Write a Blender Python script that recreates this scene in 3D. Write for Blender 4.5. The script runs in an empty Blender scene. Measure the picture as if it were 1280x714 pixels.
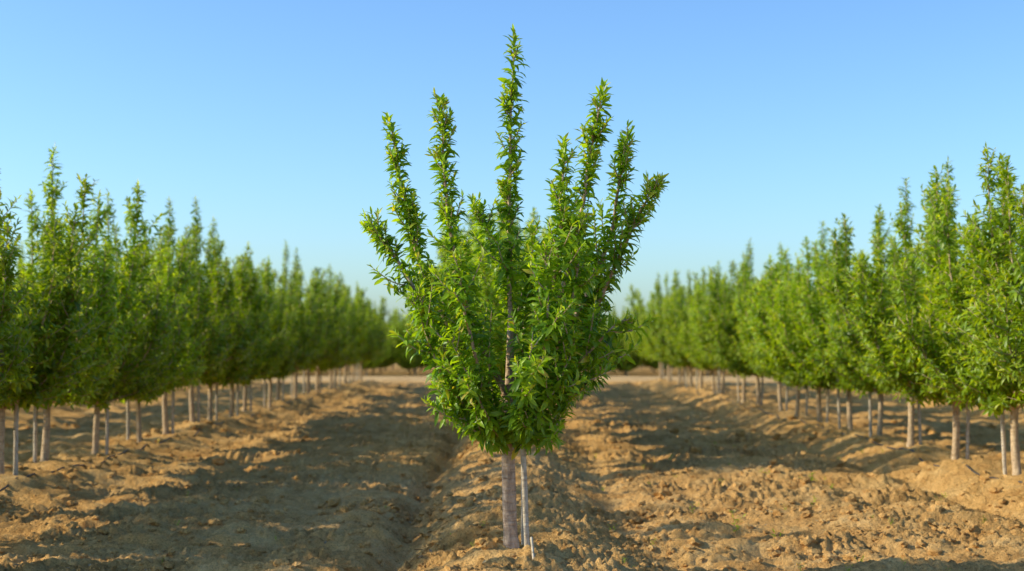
import bpy, math, random
import numpy as np
from mathutils import Vector

SUN_EL=27.0; SUN_AZ_FROM=math.radians(180+3)   # low sun from the left
rng=np.random.default_rng(7); random.seed(7)
S=bpy.context.scene

# ------------------------------------------------------------------ noise
def _hash(ix,iy,seed):
    h=(ix.astype(np.int64)*374761393+iy.astype(np.int64)*668265263+seed*1442695041)&0xffffffff
    h=((h^(h>>13))*1274126177)&0xffffffff
    h=(h^(h>>16))&0xffffffff
    return h/4294967295.0
def pn(x,y,seed=0):
    ix=np.floor(x);iy=np.floor(y);fx=x-ix;fy=y-iy
    u=fx*fx*fx*(fx*(fx*6-15)+10);v=fy*fy*fy*(fy*(fy*6-15)+10)
    def g(a,b,dx,dy):
        t=_hash(a,b,seed)*2*np.pi
        return np.cos(t)*dx+np.sin(t)*dy
    n00=g(ix,iy,fx,fy);n10=g(ix+1,iy,fx-1,fy);n01=g(ix,iy+1,fx,fy-1);n11=g(ix+1,iy+1,fx-1,fy-1)
    return (n00*(1-u)+n10*u)*(1-v)+(n01*(1-u)+n11*u)*v*1.0
ROW=4.9
def sstep(a,b,t):
    t=np.clip((t-a)/(b-a),0,1);return t*t*(3-2*t)
def H(x,y):
    x=np.asarray(x,float);y=np.asarray(y,float)
    k=np.round(x/ROW)
    wob=0.12*pn(y*0.35+k*7.3,k*3.1+0*y,5)
    dx=x-k*ROW-wob
    orch=sstep(60,40,np.abs(x))*sstep(-12,-6,y)*sstep(49.5,47.5,y)
    bh=np.where(k==0,0.20,0.13)
    berm=bh*np.exp(-(np.abs(dx)/0.52)**2.6)*(1+0.5*pn(x*1.1,y*0.9,3))
    ditch=-0.14*np.exp(-((dx+0.82+0.10*pn(y*0.6,k,8))/0.16)**2)-0.06*np.exp(-((dx-0.95+0.1*pn(y*0.5,k,9))/0.18)**2)
    ditch=ditch*np.where(k==0,1.0,0.6)-0.035*np.exp(-((dx-1.70+.1*pn(y*.4,k,6))/0.13)**2)-0.035*np.exp(-((dx+1.70+.1*pn(y*.4,k,7))/0.13)**2)
    h=orch*(berm+ditch)
    rough=orch*0.9+0.1
    wx=x+0.35*pn(x*0.8,y*0.8,21);wy=y+0.22*pn(x*0.8+9,y*0.8,22)
    h+=rough*(0.05*pn(wx*0.5+3,wy*1.5,11)+0.09*pn(wx*0.8+0.2*wy,wy*3.0,12)+0.075*pn(wx*1.6,wy*5.6,13)
        +0.055*pn(wx*3.8,wy*9.5,14))
    patch=0.40+1.2*sstep(-0.2,0.4,pn(x*0.8,y*1.3,23))
    c=np.abs(pn(wx*8,wy*13,15));h+=rough*patch*(0.065*c)
    c=np.abs(pn(wx*17,wy*22,16));h+=rough*patch*0.052*c
    h+=rough*(patch*0.6+.3)*0.028*pn(x*40,y*38,17)
    return h-0.033-0.045*orch

# ------------------------------------------------------------------ helpers
def mesh_from(name,verts,faces_list,mats=(),matidx=None,smooth=False,attr=None):
    me=bpy.data.meshes.new(name)
    verts=np.asarray(verts,np.float32)
    me.vertices.add(len(verts));me.vertices.foreach_set('co',verts.ravel())
    loops=np.concatenate([f.ravel() for f in faces_list]).astype(np.int32)
    tot=np.concatenate([np.full(len(f),f.shape[1]) for f in faces_list]).astype(np.int32)
    st=np.concatenate([[0],np.cumsum(tot)[:-1]]).astype(np.int32)
    me.loops.add(len(loops));me.loops.foreach_set('vertex_index',loops)
    me.polygons.add(len(tot));me.polygons.foreach_set('loop_start',st);me.polygons.foreach_set('loop_total',tot)
    if matidx is not None: me.polygons.foreach_set('material_index',np.asarray(matidx,np.int32))
    for m in mats: me.materials.append(m)
    me.update(calc_edges=True)
    me.polygons.foreach_set('use_smooth',np.full(len(tot),bool(smooth)))
    if attr is not None:
        a=me.attributes.new('var','FLOAT','POINT');a.data.foreach_set('value',np.asarray(attr,np.float32))
    return me
def add_obj(name,me,loc=(0,0,0),rot=0,scale=1,parent=None):
    o=bpy.data.objects.new(name,me);S.collection.objects.link(o)
    o.location=loc;o.rotation_euler=(0,0,rot)
    o.scale=(scale,)*3 if np.isscalar(scale) else scale
    if parent: o.parent=parent
    return o
def new_mat(name):
    m=bpy.data.materials.new(name);m.use_nodes=True
    nt=m.node_tree;nt.nodes.clear()
    out=nt.nodes.new('ShaderNodeOutputMaterial')
    return m,nt,out
def N(nt,t,**kw):
    n=nt.nodes.new(t)
    for k,v in kw.items():
        if k.startswith('_'): setattr(n,k[1:],v)
        else: n.inputs[k.replace('__',' ')].default_value=v
    return n
def ramp(nt,stops):
    r=nt.nodes.new('ShaderNodeValToRGB');e=r.color_ramp.elements
    while len(e)<len(stops): e.new(0.5)
    for i,(p,c) in enumerate(stops):
        e[i].position=p;e[i].color=(*c,1)
    return r

# ------------------------------------------------------------------ materials
def leaf_material(name,dark,mid,light,tip,trans=0.40):
    m,nt,out=new_mat(name);L=nt.links.new
    at=N(nt,'ShaderNodeAttribute');at.attribute_name='var'
    r=ramp(nt,[(0.0,dark),(0.45,mid),(0.85,light),(1.0,tip)])
    L(at.outputs['Fac'],r.inputs[0])
    oi=N(nt,'ShaderNodeObjectInfo')
    hs=N(nt,'ShaderNodeHueSaturation')
    mr=N(nt,'ShaderNodeMapRange');mr.inputs[3].default_value=0.82;mr.inputs[4].default_value=1.15
    L(oi.outputs['Random'],mr.inputs[0]);L(mr.outputs[0],hs.inputs['Value'])
    L(r.outputs[0],hs.inputs['Color'])
    geo=N(nt,'ShaderNodeNewGeometry')
    mx=N(nt,'ShaderNodeMixRGB',_blend_type='MIX');mx.inputs[2].default_value=(0.22,0.31,0.07,1)
    mf=N(nt,'ShaderNodeMath',_operation='MULTIPLY');mf.inputs[1].default_value=0.30
    L(geo.outputs['Backfacing'],mf.inputs[0]);L(mf.outputs[0],mx.inputs[0]);L(hs.outputs[0],mx.inputs[1])
    p=N(nt,'ShaderNodeBsdfPrincipled');p.inputs['Roughness'].default_value=0.40
    p.inputs['Specular IOR Level'].default_value=0.4
    L(mx.outputs[0],p.inputs['Base Color'])
    tr=N(nt,'ShaderNodeBsdfTranslucent')
    m2=N(nt,'ShaderNodeMixRGB',_blend_type='MULTIPLY');m2.inputs[0].default_value=1;m2.inputs[2].default_value=(2.7,2.3,0.35,1)
    L(hs.outputs[0],m2.inputs[1]);L(m2.outputs[0],tr.inputs[0])
    ms=N(nt,'ShaderNodeMixShader');ms.inputs[0].default_value=trans
    L(p.outputs[0],ms.inputs[1]);L(tr.outputs[0],ms.inputs[2]);L(ms.outputs[0],out.inputs[0])
    return m
LEAF=leaf_material('leaf_green',(0.068,0.160,0.007),(0.185,0.345,0.016),(0.34,0.52,0.028),(0.46,0.42,0.07),0.40)
LEAF2=leaf_material('leaf_green_row',(0.075,0.145,0.004),(0.19,0.305,0.009),(0.33,0.44,0.018),(0.42,0.43,0.05),0.40)

def bark_material(name,c1,c2,c3):
    m,nt,out=new_mat(name);L=nt.links.new
    tc=N(nt,'ShaderNodeTexCoord')
    mp=N(nt,'ShaderNodeMapping');mp.inputs['Scale'].default_value=(14,14,5)
    L(tc.outputs['Object'],mp.inputs[0])
    n1=N(nt,'ShaderNodeTexNoise');n1.inputs['Scale'].default_value=2.2;n1.inputs['Detail'].default_value=4;n1.inputs['Roughness'].default_value=0.7
    L(mp.outputs[0],n1.inputs[0])
    mp2=N(nt,'ShaderNodeMapping');mp2.inputs['Scale'].default_value=(9,9,70)
    L(tc.outputs['Object'],mp2.inputs[0])
    n2=N(nt,'ShaderNodeTexNoise');n2.inputs['Scale'].default_value=1.0;n2.inputs['Detail'].default_value=2
    L(mp2.outputs[0],n2.inputs[0])
    r=ramp(nt,[(0.30,c1),(0.5,c2),(0.72,c3)]);L(n1.outputs[0],r.inputs[0])
    r2=ramp(nt,[(0.36,(0.5,0.45,0.42)),(0.48,(1,1,1))]);L(n2.outputs[0],r2.inputs[0])
    mx=N(nt,'ShaderNodeMixRGB',_blend_type='MULTIPLY');mx.inputs[0].default_value=0.5
    L(r.outputs[0],mx.inputs[1]);L(r2.outputs[0],mx.inputs[2])
    p=N(nt,'ShaderNodeBsdfPrincipled');p.inputs['Roughness'].default_value=0.8
    b=N(nt,'ShaderNodeBump');b.inputs['Strength'].default_value=0.8;b.inputs['Distance'].default_value=0.012
    ad=N(nt,'ShaderNodeMath',_operation='ADD');L(n1.outputs[0],ad.inputs[0]);L(n2.outputs[0],ad.inputs[1])
    L(ad.outputs[0],b.inputs['Height']);L(b.outputs[0],p.inputs['Normal'])
    L(mx.outputs[0],p.inputs['Base Color']);L(p.outputs[0],out.inputs[0])
    return m
BARK=bark_material('bark',(0.24,0.155,0.10),(0.47,0.33,0.22),(0.62,0.47,0.34))
BARKROW=bark_material('bark_row',(0.28,0.19,0.11),(0.52,0.38,0.23),(0.64,0.49,0.31))
WOOD=bark_material('weathered_wood',(0.36,0.29,0.20),(0.54,0.46,0.34),(0.66,0.58,0.46))

def soil_material(name,cols,bump=1.0):
    m,nt,out=new_mat(name);L=nt.links.new
    tc=N(nt,'ShaderNodeTexCoord')
    def noise(sc,det=6,ro=0.6,src=None):
        n=N(nt,'ShaderNodeTexNoise');n.inputs['Scale'].default_value=sc;n.inputs['Detail'].default_value=det;n.inputs['Roughness'].default_value=ro
        L(tc.outputs['Object'],n.inputs[0]);return n
    a=noise(0.9,3,0.6);bn=noise(7,4,0.7);c=noise(70,3,0.75)
    r=ramp(nt,[(0.32,cols[0]),(0.5,cols[1]),(0.70,cols[2])])
    m1=N(nt,'ShaderNodeMath',_operation='MULTIPLY_ADD');m1.inputs[1].default_value=0.45;L(a.outputs[0],m1.inputs[0])
    m2=N(nt,'ShaderNodeMath',_operation='MULTIPLY');m2.inputs[1].default_value=0.55;L(bn.outputs[0],m2.inputs[0]);L(m2.outputs[0],m1.inputs[2])
    L(m1.outputs[0],r.inputs[0])
    r2=ramp(nt,[(0.30,(0.52,0.46,0.40)),(0.52,(1,1,1)),(0.8,(1.12,1.1,1.05))]);L(c.outputs[0],r2.inputs[0])
    mx=N(nt,'ShaderNodeMixRGB',_blend_type='MULTIPLY');mx.inputs[0].default_value=0.8
    L(r.outputs[0],mx.inputs[1]);L(r2.outputs[0],mx.inputs[2])
    p=N(nt,'ShaderNodeBsdfPrincipled');p.inputs['Roughness'].default_value=0.95;p.inputs['Specular IOR Level'].default_value=0.1
    L(mx.outputs[0],p.inputs['Base Color'])
    b2=N(nt,'ShaderNodeBump');b2.inputs['Strength'].default_value=1.0*bump;b2.inputs['Distance'].default_value=0.045
    d=noise(24,5,0.75)
    vo=N(nt,'ShaderNodeTexVoronoi');vo.inputs['Scale'].default_value=19;L(tc.outputs['Object'],vo.inputs[0])
    vm=N(nt,'ShaderNodeMath',_operation='MULTIPLY_ADD');vm.inputs[1].default_value=-0.25
    L(vo.outputs['Distance'],vm.inputs[0]);L(d.outputs[0],vm.inputs[2])
    L(vm.outputs[0],b2.inputs['Height'])
    L(b2.outputs[0],p.inputs['Normal']);L(p.outputs[0],out.inputs[0])
    return m
SOIL=soil_material('dry_soil',[(0.40,0.20,0.060),(0.74,0.43,0.150),(0.90,0.60,0.255)])
ROADM=soil_material('compacted_dirt',[(0.52,0.32,0.14),(0.66,0.44,0.20),(0.74,0.51,0.26)],0.4)
m,nt,out=new_mat('black_polythene');p=N(nt,'ShaderNodeBsdfPrincipled');p.inputs['Base Color'].default_value=(0.03,0.03,0.032,1);p.inputs['Roughness'].default_value=0.45
nz=N(nt,'ShaderNodeTexNoise');nz.inputs['Scale'].default_value=12;rr=ramp(nt,[(0.4,(0.025,0.025,0.027)),(0.75,(0.16,0.12,0.08))])
nt.links.new(nz.outputs[0],rr.inputs[0]);nt.links.new(rr.outputs[0],p.inputs['Base Color']);nt.links.new(p.outputs[0],out.inputs[0]);HOSE=m

# ------------------------------------------------------------------ ground
def axis(fine_lo,fine_hi,step,growth,lo,hi,cap=25):
    mid=list(np.arange(fine_lo,fine_hi,step))
    up=[];v=mid[-1];s=step
    while v<hi:
        s=min(s*growth,cap);v+=s;up.append(v)
    dn=[];v=mid[0];s=step
    g2=growth if lo<-300 else 1.05
    while v>lo:
        s=min(s*g2,cap);v-=s;dn.append(v)
    return np.array(dn[::-1]+mid+up)
xs=axis(-3.4,3.4,0.018,1.022,-900,900)
ys=axis(8.0,11.0,0.018,1.0085,-80,1400)
X,Y=np.meshgrid(xs,ys)
Z=H(X,Y)
nx,ny=len(xs),len(ys)
idx=np.arange(nx*ny).reshape(ny,nx)
F=np.stack([idx[:-1,:-1],idx[:-1,1:],idx[1:,1:],idx[1:,:-1]],-1).reshape(-1,4)
add_obj('ground',mesh_from('ground',np.stack([X,Y,Z],-1).reshape(-1,3),[F],[SOIL],smooth=True))
rx=np.linspace(-150,150,301);ry=np.linspace(49.8,54.6,14)
RX,RY=np.meshgrid(rx,ry);RZ=H(RX,RY)*0+0.035+0.02*pn(RX*0.8,RY*0.8,31)
ed=np.minimum(RY-49.8,54.6-RY);RZ=np.where(ed<0.3,-0.06,RZ)
idx=np.arange(RX.size).reshape(RX.shape)
F=np.stack([idx[:-1,:-1],idx[:-1,1:],idx[1:,1:],idx[1:,:-1]],-1).reshape(-1,4)
add_obj('dirt_road',mesh_from('dirt_road',np.stack([RX,RY,RZ],-1).reshape(-1,3),[F],[ROADM],smooth=True))

bpy.ops.mesh.primitive_ico_sphere_add(subdivisions=2,radius=1)
o=bpy.context.object
tv=np.array([v.co[:] for v in o.data.vertices]);tf=np.array([p.vertices[:] for p in o.data.polygons])
bpy.data.objects.remove(o)
def clods(n,yr,xr,smin,smax,power,seed):
    r=np.random.default_rng(seed)
    V=[];Fs=[];base=0
    variants=[]
    for k in range(10):
        nn=pn(tv[:,0]*1.4+k*9.1+tv[:,2],tv[:,1]*1.4+tv[:,2]*1.3,40+k)*0.75+pn(tv[:,0]*3+k*5.1+tv[:,2]*2,tv[:,1]*3-tv[:,2]*2,60+k)*0.4
        variants.append(tv*(1+nn)[:,None]*np.array([1,0.8,0.6]))
    x=r.uniform(*xr,n);y=yr[0]+(yr[1]-yr[0])*r.random(n)**1.3
    keep=(pn(x*1.2,y*1.6,77)+0.22*r.standard_normal(n))>0.04
    x=x[keep];y=y[keep];n=len(x)
    z=H(x,y);s=smin*(1-r.random(n)*(1-(smin/smax)**power))**(-1/power)
    for i in range(n):
        a=r.uniform(0,6.28);c,sn=math.cos(a),math.sin(a);t=r.uniform(-.5,.5)
        R=np.array([[c,-sn,0],[sn,c,0],[0,0,1]])@np.array([[1,0,0],[0,math.cos(t),-math.sin(t)],[0,math.sin(t),math.cos(t)]])
        V.append(variants[i%10]@R.T*s[i]+np.array([x[i],y[i],z[i]+s[i]*0.10]))
        Fs.append(tf+base);base+=len(tv)
    return np.concatenate(V),np.concatenate(Fs)
V1,F1=clods(15000,(7.6,13),(-4.5,4.5),0.008,0.06,1.4,1)
V2,F2=clods(7000,(12,28),(-8,8),0.015,0.085,1.5,2)
V=np.concatenate([V1,V2]);Fc=np.concatenate([F1,F2+len(V1)])
add_obj('soil_clods',mesh_from('soil_clods',V,[Fc],[SOIL],smooth=False))

# ------------------------------------------------------------------ tree building
def catmull(P,n):
    P=np.asarray(P,float);P=np.vstack([2*P[0]-P[1],P,2*P[-1]-P[-2]])
    out=[];segs=len(P)-3
    for t in np.linspace(0,segs-1e-6,n):
        i=int(t);u=t-i;a,b,c,d=P[i:i+4]
        out.append(0.5*((2*b)+(-a+c)*u+(2*a-5*b+4*c-d)*u*u+(-a+3*b-3*c+d)*u**3))
    return np.array(out)
class Tubes:
    def __init__(s): s.V=[];s.F=[];s.n=0;s.cap=[]
    def add(s,P,R,sides=6,bumps=0,seed=0):
        P=np.asarray(P);k=len(P);T=np.gradient(P,axis=0);T/=np.linalg.norm(T,axis=1)[:,None]+1e-9
        ref=np.array([1.0,0.1,0.05]);A=np.cross(T,ref);A/=np.linalg.norm(A,axis=1)[:,None]+1e-9;B=np.cross(T,A)
        th=np.linspace(0,2*np.pi,sides,endpoint=False)
        rad=np.asarray(R)[:,None]*np.ones(sides)
        if bumps:
            tt,kk=np.meshgrid(th,np.arange(k)); rad=rad*(1+bumps*pn(np.cos(tt)*1.3+5+kk*0.25,np.sin(tt)*1.3+kk*0.33,seed))
        V=P[:,None,:]+rad[:,:,None]*(np.cos(th)[None,:,None]*A[:,None,:]+np.sin(th)[None,:,None]*B[:,None,:])
        i=np.arange(k*sides).reshape(k,sides);j=np.roll(i,-1,1)
        f=np.stack([i[:-1],j[:-1],j[1:],i[1:]],-1).reshape(-1,4)
        s.V.append(V.reshape(-1,3));s.V.append(P[-1:]+T[-1:]*R[-1]*0.6);
        s.F.append(f+s.n)
        tip=k*sides
        cap=np.stack([i[-1],j[-1],np.full(sides,tip)],-1)
        s.cap.append(cap+s.n)
        s.n+=k*sides+1
    def data(s): return np.concatenate(s.V),[np.concatenate(s.F),np.concatenate(s.cap)]
TT=[(0,0),(0.22,-0.75),(0.22,0),(0.22,0.75),(0.5,-1),(0.5,0),(0.5,1),(0.78,-0.62),(0.78,0),(0.78,0.62),(1.0,0)]
TT=np.array(TT,float)
LT=np.array([[0,2,1],[0,3,2],[7,8,10],[8,9,10]]);LQ=np.array([[1,2,5,4],[2,3,6,5],[4,5,8,7],[5,6,9,8]])
def build_leaves(P,D,Nn,Ln,W,var,curl,r):
    D=D/np.linalg.norm(D,axis=1)[:,None]
    Sd=np.cross(D,Nn);Sd/=np.linalg.norm(Sd,axis=1)[:,None]+1e-9
    U=np.cross(Sd,D)
    n=len(P);t=TT[:,0][None,:,None];w=TT[:,1][None,:,None]
    ln=Ln[:,None,None];wd=W[:,None,None];cu=curl[:,None,None]
    fold=0.38
    side=r.normal(0,0.10,n)[:,None,None]
    V=P[:,None,:]+D[:,None,:]*(ln*(t-0.25*cu*t**3))+Sd[:,None,:]*(w*wd+side*ln*t*t)+U[:,None,:]*(np.abs(w)*wd*fold-cu*ln*t*t*0.55+0.04*ln*np.sin(t*7+side*40)*np.abs(w))
    V=V.reshape(-1,3)
    o=(np.arange(n)*11)[:,None,None]
    return V,[(LT[None]+o).reshape(-1,3),(LQ[None]+o).reshape(-1,4)],np.repeat(var,11)
def leaves_on(P,spacing,L0,r,store,s0=0.0,tipcolor=True,amp=1.0):
    seg=np.linalg.norm(np.diff(P,axis=0),axis=1);cum=np.concatenate([[0],np.cumsum(seg)]);tot=cum[-1]
    s=np.arange(s0*tot,tot,spacing)
    if len(s)==0: return
    s=s+r.uniform(-.4,.4,len(s))*spacing
    s=np.clip(s,0,tot)
    pos=np.stack([np.interp(s,cum,P[:,k]) for k in range(3)],1)
    T=np.gradient(P,axis=0);T=np.stack([np.interp(s,cum,T[:,k]) for k in range(3)],1);T/=np.linalg.norm(T,axis=1)[:,None]
    ref=np.array([0.3,1,0.1]);A=np.cross(T,ref);A/=np.linalg.norm(A,axis=1)[:,None];B=np.cross(T,A)
    th=np.arange(len(s))*2.39996+r.uniform(0,6)+r.normal(0,0.35,len(s))
    R=np.cos(th)[:,None]*A+np.sin(th)[:,None]*B
    rel=(tot-s)/0.16;young=np.clip(1-rel,0,1)
    a=np.radians(r.normal(17,24,len(s))+38*young)
    D=R*np.cos(a)[:,None]+T*np.sin(a)[:,None]+r.normal(0,0.14,(len(s),3))
    Nn=T*0.9+np.array([0,0,0.35])+r.normal(0,0.45,(len(s),3))
    Ln=L0*r.uniform(0.65,1.2,len(s))*(1-0.40*young)
    W=Ln*r.uniform(0.11,0.155,len(s))
    var=np.clip(r.normal(0.42,0.2,len(s))+0.40*young*tipcolor,0,0.93)
    var=np.where(r.random(len(s))<0.010,1.0,var)
    curl=r.uniform(0.2,1.1,len(s))*(1-0.6*young)
    store.append((pos,D,Nn,Ln,W,var,curl))
def make_tree(limbs,trunk,seed,base,leafL=0.10,sp=0.0085,bare=0.12,lat_n=9,lat_len=0.42,trunk_sides=16,spire_n=14,sw=1.0):
    r=np.random.default_rng(seed);tb=Tubes();st=[]
    P=catmull(trunk[0],22);R=np.interp(np.linspace(0,1,22),np.linspace(0,1,len(trunk[1])),trunk[1])
    tb.add(P,R,trunk_sides,0.18,seed)
    for (C,r0,spire,dens) in limbs:
        n=22;P=catmull(C,n)
        P=P+np.cumsum(r.normal(0,0.0035,(n,3)),axis=0)
        f=np.linspace(0,1,n);tb.add(P,r0*(1-f)**0.8+0.0028,7)
        leaves_on(P,sp*0.62,leafL,r,st,s0=bare,tipcolor=True)
        seg=np.linalg.norm(np.diff(P,axis=0),axis=1).sum()
        T=np.gradient(P,axis=0);T/=np.linalg.norm(T,axis=1)[:,None]
        us=list(r.uniform(bare,spire,int(lat_n*dens*seg*spire)+1))+list(r.uniform(spire,0.97,int(spire_n*seg*(1-spire))+1))
        for u in us:
            q=min(u,0.999)*(n-1);i=int(q);p0=P[i]+(P[min(i+1,n-1)]-P[i])*(q-i);t=T[i]
            if u>spire: ll=sw*r.uniform(0.05,0.15)*(1.15-0.6*(u-spire)/(1.001-spire))
            else: ll=lat_len*r.uniform(0.4,1.0)*(1-0.30*u/spire)
            rad=r.normal(0,1,3);rad-=t*rad.dot(t);rad/=np.linalg.norm(rad)
            outw=np.array([p0[0],p0[1],0.0]);on=np.linalg.norm(outw);outw=outw/on if on>0.05 else rad
            d=t*(0.55 if u<spire else 0.8)+rad*0.75+outw*(0.35 if u<spire else 0.0)+np.array([0,0,0.15]);d/=np.linalg.norm(d)
            e=p0+d*ll;mid=p0+d*ll*0.5+np.array([0,0,-0.03*ll]);e=e+np.array([0,0,0.18*ll])
            if e[2]<base+0.02: continue
            Q=catmull([p0,mid,e],7)
            tb.add(Q,np.linspace(0.0055,0.002,7),4)
            leaves_on(Q,sp,leafL*(1 if u<spire else .9),r,st,s0=0.08,tipcolor=u>0.4)
    bv,bf=tb.data()
    cat=[np.concatenate([s[k] for s in st]) for k in range(7)]
    lv,lf,la=build_leaves(*cat,r)
    print('tree leaves',len(cat[0]))
    return (bv,bf),(lv,lf,la)

MD=8.76;K=MD/1800.0
def px(x,y,dy=0.0):
    f=(MD+dy)/MD
    return ((x-640)*K*f,dy,(688-y)*K)
def limb(pts,r0=0.014,spire=0.55,dens=1.0):
    return (np.array([px(*p) for p in pts]),r0,spire,dens)
trunkC=[px(640,704,0),px(639,688,0),px(638,665,0),px(636,610,0.0),px(635,565,0),px(636,530,0),px(637,470,0.02),px(638,400,0.02)]
trunkR=[0.075,0.056,0.044,0.040,0.040,0.044,0.026,0.016]
main_limbs=[
 limb([(638,430,0.02),(638,330,0.0),(640,240,0),(641,140,0.02),(644,38,0.0)],0.014,0.30,0.9),
 limb([(633,548,0),(585,490,-0.1),(528,385,-0.15),(484,315,-0.12),(457,288,-0.1)],0.016,0.68,1.0),
 limb([(634,535,0),(575,440,0.1),(525,330,0.15),(500,230,0.12),(486,142,0.1)],0.018,0.56,1.0),
 limb([(636,500,0),(590,400,-0.12),(566,300,-0.15),(556,210,-0.12),(549,130,-0.1)],0.018,0.52,1.1),
 limb([(637,490,0),(640,390,0.3),(615,300,0.42),(597,242,0.45)],0.014,0.75,0.9),
 limb([(640,520,0),(688,410,-0.1),(722,300,-0.15),(738,200,-0.12),(755,112,-0.1)],0.018,0.60,1.2),
 limb([(642,500,0),(715,395,0.1),(758,300,0.18),(772,225,0.15),(788,164,0.12)],0.017,0.68,1.1),
 limb([(642,540,0),(715,450,0.05),(770,335,0),(802,265,0),(827,226,0)],0.017,0.64,1.0),
 limb([(640,500,0),(680,400,-0.3),(700,300,-0.35),(710,186,-0.3)],0.015,0.68,1.1),
 limb([(645,545,0),(705,480,-0.2),(755,430,-0.28),(788,402,-0.3)],0.012,0.9,1.0),
 limb([(630,550,0),(585,510,-0.2),(545,445,-0.3),(520,370,-0.3)],0.013,0.9,1.0),
 limb([(630,545,0),(600,470,-0.35),(580,390,-0.5),(572,325,-0.5)],0.013,0.85,1.0),
 limb([(642,548,0),(668,480,-0.35),(684,400,-0.5),(680,315,-0.5)],0.013,0.85,0.9),
 limb([(644,550,0),(700,510,-0.1),(738,475,-0.1),(762,448,-0.1)],0.011,0.95,1.0),
 limb([(630,552,0),(592,528,-0.1),(560,492,-0.15),(542,440,-0.2)],0.011,0.95,1.0),
 limb([(640,545,0),(690,450,-0.2),(722,360,-0.3),(728,285,-0.35)],0.013,0.85,1.0),
 limb([(636,545,0),(600,450,0.4),(585,350,0.55),(575,290,0.6)],0.013,0.85,0.7),
 limb([(640,545,0),(690,460,0.4),(712,360,0.55),(735,300,0.6)],0.013,0.85,0.7),
 limb([(638,540,0),(645,460,0.3),(655,370,0.4),(664,280,0.4)],0.013,0.85,0.7),
 limb([(636,555,0),(615,528,-0.3),(590,480,-0.45),(560,420,-0.5)],0.010,0.95,1.0),
 limb([(640,555,0),(668,528,-0.3),(700,480,-0.42),(725,420,-0.45)],0.010,0.95,1.0),
 limb([(637,550,0),(650,520,-0.35),(665,470,-0.55),(674,430,-0.6)],0.010,0.95,0.7),
 limb([(636,556,0),(612,545,-0.15),(592,530,-0.2),(578,505,-0.2)],0.008,0.95,0.9),
 limb([(640,556,0),(665,545,-0.15),(684,532,-0.2),(698,510,-0.2)],0.008,0.95,0.9),
]
zb=(688-564)*K
(bv,bf),(lv,lf,la)=make_tree(main_limbs,(trunkC,trunkR),11,zb,leafL=0.103,sp=0.0080,lat_n=8.0,lat_len=0.36,spire_n=30,sw=1.05)
TREE_Z=0.12
emp=bpy.data.objects.new('almond_tree',None);S.collection.objects.link(emp);emp.location=(0,MD,TREE_Z)
add_obj('trunk_and_limbs',mesh_from('main_trunk',bv,bf,[BARK],smooth=True),parent=emp)
add_obj('foliage',mesh_from('main_foliage',lv,lf,[LEAF],smooth=True,attr=la),parent=emp)

def random_tree(seed):
    r=np.random.default_rng(seed)
    h=r.uniform(2.9,3.35);fork=0.70
    limbs=[]
    lx,ly=r.normal(0,0.06,2)
    limbs.append((np.array([(0,0,fork+.3),(0.02,0,1.5),(lx,ly,2.2),(lx,ly,h)]),0.014,0.7,1.0))
    n=12
    for i in range(n):
        az=i*2.39996+r.normal(0,0.25);R=r.uniform(0.4,0.92);zt=r.uniform(2.2,3.0)-0.3*max(0,R-0.5)
        c,s=math.cos(az),math.sin(az)
        limbs.append((np.array([(0,0,fork-0.02+r.uniform(0,.25)),(c*R*.6,s*R*.6,fork+0.40+r.uniform(0,.2)),(c*R*.95,s*R*.95,fork+(zt-fork)*.55),(c*R*r.uniform(1.0,1.15),s*R,zt)]),0.015,0.86,1.15))
    for i in range(12):
        az=i*2.39996+1+r.normal(0,0.3);R=r.uniform(0.55,1.05);zt=r.uniform(1.35,2.3)
        c,s=math.cos(az),math.sin(az)
        limbs.append((np.array([(0,0,fork-0.05),(c*R*.5,s*R*.5,fork+0.16),(c*R*.9,s*R*.9,fork+0.45*(zt-fork)+.03),(c*R,s*R,zt)]),0.011,0.95,1.15))
    bx,by=r.normal(0,0.02,2)
    tr=([(bx,by,-0.12),(bx,by,0),(bx*.7,by*.7,0.1),(bx*.4,0,0.4),(0,0,fork-.05),(0,0,fork+.25),(0,0,fork+.7)],[0.06,0.048,0.04,0.036,0.036,0.022,0.014])
    (bv,bf),(lv,lf,la)=make_tree(limbs,tr,seed,0.58,leafL=0.115,sp=0.0125,lat_n=9.5,lat_len=0.46,trunk_sides=10,spire_n=18,sw=1.4)
    nb=len(bv);V=np.concatenate([bv,lv])
    faces=[bf[0],bf[1],lf[0]+nb,lf[1]+nb]
    mi=np.concatenate([np.zeros(len(bf[0])+len(bf[1])),np.ones(len(lf[0])+len(lf[1]))])
    at=np.concatenate([np.zeros(nb),la])
    return mesh_from('almond_tree_mesh',V,faces,[BARKROW,LEAF2],mi,True,at)
variants=[random_tree(100+k) for k in range(6)]

def stake_mesh(h,r0,lean,seed):
    t=Tubes();rr=np.random.default_rng(seed)
    P=np.stack([np.linspace(0,lean[0],12),np.linspace(0,lean[1],12),np.linspace(-0.15,h,12)],1);P[:,:2]+=rr.normal(0,0.001,(12,2))
    t.add(P,np.full(12,r0),10,0.08,seed);v,f=t.data()
    return mesh_from('stake_mesh',v,f,[WOOD],smooth=True)
def Hs(x,y): return float(H(np.array([float(x)]),np.array([float(y)]))[0])
add_obj('tree_stake',stake_mesh(1.12,0.017,(-0.05,-0.10),1),(20*K,MD-0.06,TREE_Z-0.0))
add_obj('tree_stake',stake_mesh(0.86,0.009,(0.0,0.02),2),(13*K,MD+0.12,TREE_Z-0.0))
sm=[stake_mesh(0.95,0.022,(0.01,0),5),stake_mesh(1.0,0.02,(-0.03,0.02),6),stake_mesh(0.9,0.02,(0.04,0.0),7)]

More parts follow.
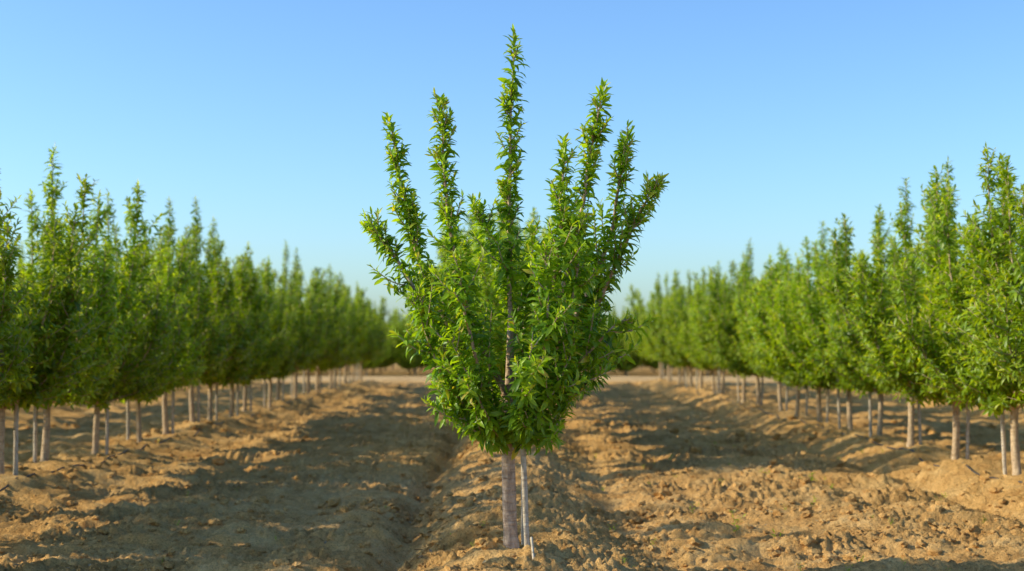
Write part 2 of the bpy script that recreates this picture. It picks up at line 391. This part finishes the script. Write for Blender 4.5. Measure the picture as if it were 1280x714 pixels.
def place(x,y,parent=None,stake=True,sink=0.0,big=1.0):
    x+=random.gauss(0,0.05)
    k=random.randrange(6);z=Hs(x,y)-sink
    sc=random.uniform(0.90,1.07)*big
    add_obj('almond_tree' if parent is None else 'tree',variants[k],(x,y,z),random.uniform(0,6.28),(sc*random.uniform(.95,1.08),sc*random.uniform(.95,1.08),sc),parent)
    if stake:
        sx=random.choice([-1,1])*random.uniform(0.08,0.13)
        add_obj('tree_stake' if parent is None else 'stake',random.choice(sm),(x+sx,y+random.uniform(-.08,.08),Hs(x+sx,y)),random.uniform(0,6.28),1,parent)
Rz=[10.5,12.3,14.0,15.9,17.6,19.5,21.1,22.9,24.5,26.7,28.9,30.6,33.3,35.2,37.2,39.5,42,44.8,47.3]
Lz=[5.4,8.6,10.3,12.0,13.7,15.4,17.0,18.7,20.2,21.9,23.5,25,26.6,28.7,30.4,32.7,34.6,36.5,38.4,40.5,42.5,44.7,47]
for y in Rz: place(4.9,y,big=1.12 if 11<y<15 else 1.0)
for y in Lz: place(-4.9,y,big=1.08 if 11<y<16 else 1.0)
for y in np.arange(16.8,47.5,1.85): place(0,float(y))
for k in (-3,-2,2,3):
    e=bpy.data.objects.new('orchard_row',None);S.collection.objects.link(e)
    for y in np.arange(10.5+random.uniform(0,1.5),47.5,1.85): place(k*ROW,float(y),e,abs(k)==2)
e=bpy.data.objects.new('distant_orchard',None);S.collection.objects.link(e)
for j,y in enumerate([56.5,59,62,66,71,77,85]):
    for x in np.arange(-38,38.1,1.7): place(float(x)+random.uniform(-.3,.3),y+random.uniform(-.4,.4),e,False,0.38)

def hose(name,x0,off,y0,y1):
    t=Tubes();yy=np.arange(y0,y1,0.12)
    xx=x0+off+0.05*pn(yy*0.5,yy*0+x0,90)*2
    zz=H(xx,yy)+0.014;k=np.ones(5)/5;zz=np.convolve(np.pad(zz,2,mode='edge'),k,'valid')
    t.add(np.stack([xx,yy,zz],1),np.full(len(yy),0.010),8);v,f=t.data()
    add_obj(name,mesh_from(name,v,f,[HOSE],smooth=True))
hose('irrigation_hose',4.9,-0.22,6,47);hose('irrigation_hose',-4.9,0.25,6,47)
t=Tubes();x0=28*K;t.add(catmull([(x0,MD-0.5,Hs(x0,MD-0.5)-0.05),(x0-0.004,MD-0.42,TREE_Z-0.02),(x0-0.01,MD-0.3,TREE_Z+0.0),(x0-0.02,MD-0.12,TREE_Z+0.1)],14),np.full(14,0.008),8)
v,f=t.data();add_obj('drip_riser',mesh_from('drip_riser',v,f,[WOOD],smooth=True))

r=np.random.default_rng(5);st=[]
spots=[(1.75,11.3,.11),(1.95,10.6,.08),(1.5,12.2,.08),(2.3,9.6,.06),(-1.5,8.9,.05),(-0.9,8.6,.05),(1.2,10.2,.05),(2.6,12.6,.09),(3.0,14.5,.1),(-2.2,9.1,.04),(2.0,14,.08)]
for i in range(80): spots.append((r.uniform(0.7,5.5),r.uniform(8.3,20),r.uniform(.03,.07)))
for i in range(25): spots.append((r.uniform(-5,0),r.uniform(8.3,20),r.uniform(.02,.05)))
for x,y,s in spots:
    z=Hs(x,y)
    for k in range(int(r.integers(3,7))):
        a=r.uniform(0,6.28);e=np.array([math.cos(a)*.5,math.sin(a)*.5,1])*s
        Q=np.array([[x,y,z],[x+e[0]*.5,y+e[1]*.5,z+e[2]*.6],[x+e[0],y+e[1],z+e[2]]])
        leaves_on(catmull(Q,5),s/4,s*0.6,r,st)
cat=[np.concatenate([q[k] for q in st]) for k in range(7)]
lv,lf,la=build_leaves(*cat,r);add_obj('weeds',mesh_from('weeds',lv,lf,[LEAF2],smooth=True,attr=la))
n=500;x=r.uniform(-4,4,n);y=8+r.random(n)**1.2*8;z=H(x,y)+0.008
D=np.stack([r.normal(0,1,n),r.normal(0,1,n),r.normal(0,.15,n)],1)
dm,nt,out=new_mat('dry_leaf');p=N(nt,'ShaderNodeBsdfPrincipled');p.inputs['Roughness'].default_value=.7
nz=N(nt,'ShaderNodeTexNoise');nz.inputs['Scale'].default_value=3;rr=ramp(nt,[(0.35,(0.2,0.11,0.04)),(0.65,(0.5,0.38,0.18))])
nt.links.new(nz.outputs[0],rr.inputs[0]);nt.links.new(rr.outputs[0],p.inputs['Base Color']);nt.links.new(p.outputs[0],out.inputs[0])
lv,lf,la=build_leaves(np.stack([x,y,z],1),D,np.tile([0,0,1.],(n,1))+r.normal(0,.3,(n,3)),r.uniform(.03,.07,n),r.uniform(.005,.011,n),r.random(n),r.uniform(-.3,.6,n),r)
add_obj('fallen_leaves',mesh_from('fallen_leaves',lv,lf,[dm],smooth=True,attr=la))

# ------------------------------------------------------------------ light
el=math.radians(SUN_EL)
d=Vector((math.cos(el)*math.cos(SUN_AZ_FROM),math.cos(el)*math.sin(SUN_AZ_FROM),math.sin(el)))
L=bpy.data.lights.new('sun','SUN');L.energy=5.0;L.angle=math.radians(0.5);L.color=(1.0,0.88,0.62)
so=bpy.data.objects.new('sun',L);S.collection.objects.link(so);so.rotation_euler=d.to_track_quat('Z','Y').to_euler()
w=bpy.data.worlds.new('World');S.world=w;w.use_nodes=True;nt=w.node_tree;nt.nodes.clear()
sky=nt.nodes.new('ShaderNodeTexSky');sky.sky_type='NISHITA';sky.sun_disc=False
sky.sun_elevation=el;sky.sun_rotation=math.atan2(d.x,d.y)
sky.air_density=1.0;sky.dust_density=1.0;sky.ozone_density=2.2
mul=nt.nodes.new('ShaderNodeMixRGB');mul.blend_type='MULTIPLY';mul.inputs[0].default_value=1;mul.inputs[2].default_value=(0.97,1.22,1.47,1)
gm=nt.nodes.new('ShaderNodeGamma');gm.inputs[1].default_value=1.12
bg=nt.nodes.new('ShaderNodeBackground');bg.inputs[1].default_value=0.13
ow=nt.nodes.new('ShaderNodeOutputWorld');nt.links.new(sky.outputs[0],mul.inputs[1]);nt.links.new(mul.outputs[0],gm.inputs[0]);nt.links.new(gm.outputs[0],bg.inputs[0]);nt.links.new(bg.outputs[0],ow.inputs[0])

# ------------------------------------------------------------------ camera
c=bpy.data.cameras.new('camera');co=bpy.data.objects.new('camera',c);S.collection.objects.link(co)
c.sensor_width=36;c.lens=50.6;c.clip_end=5000
co.location=(0,0,1.40);co.rotation_euler=(math.radians(90+2.16),0,0)
c.dof.use_dof=True;c.dof.focus_distance=MD;c.dof.aperture_fstop=1.8
S.camera=co
S.view_settings.view_transform='Standard';S.view_settings.look='None';S.view_settings.exposure=0
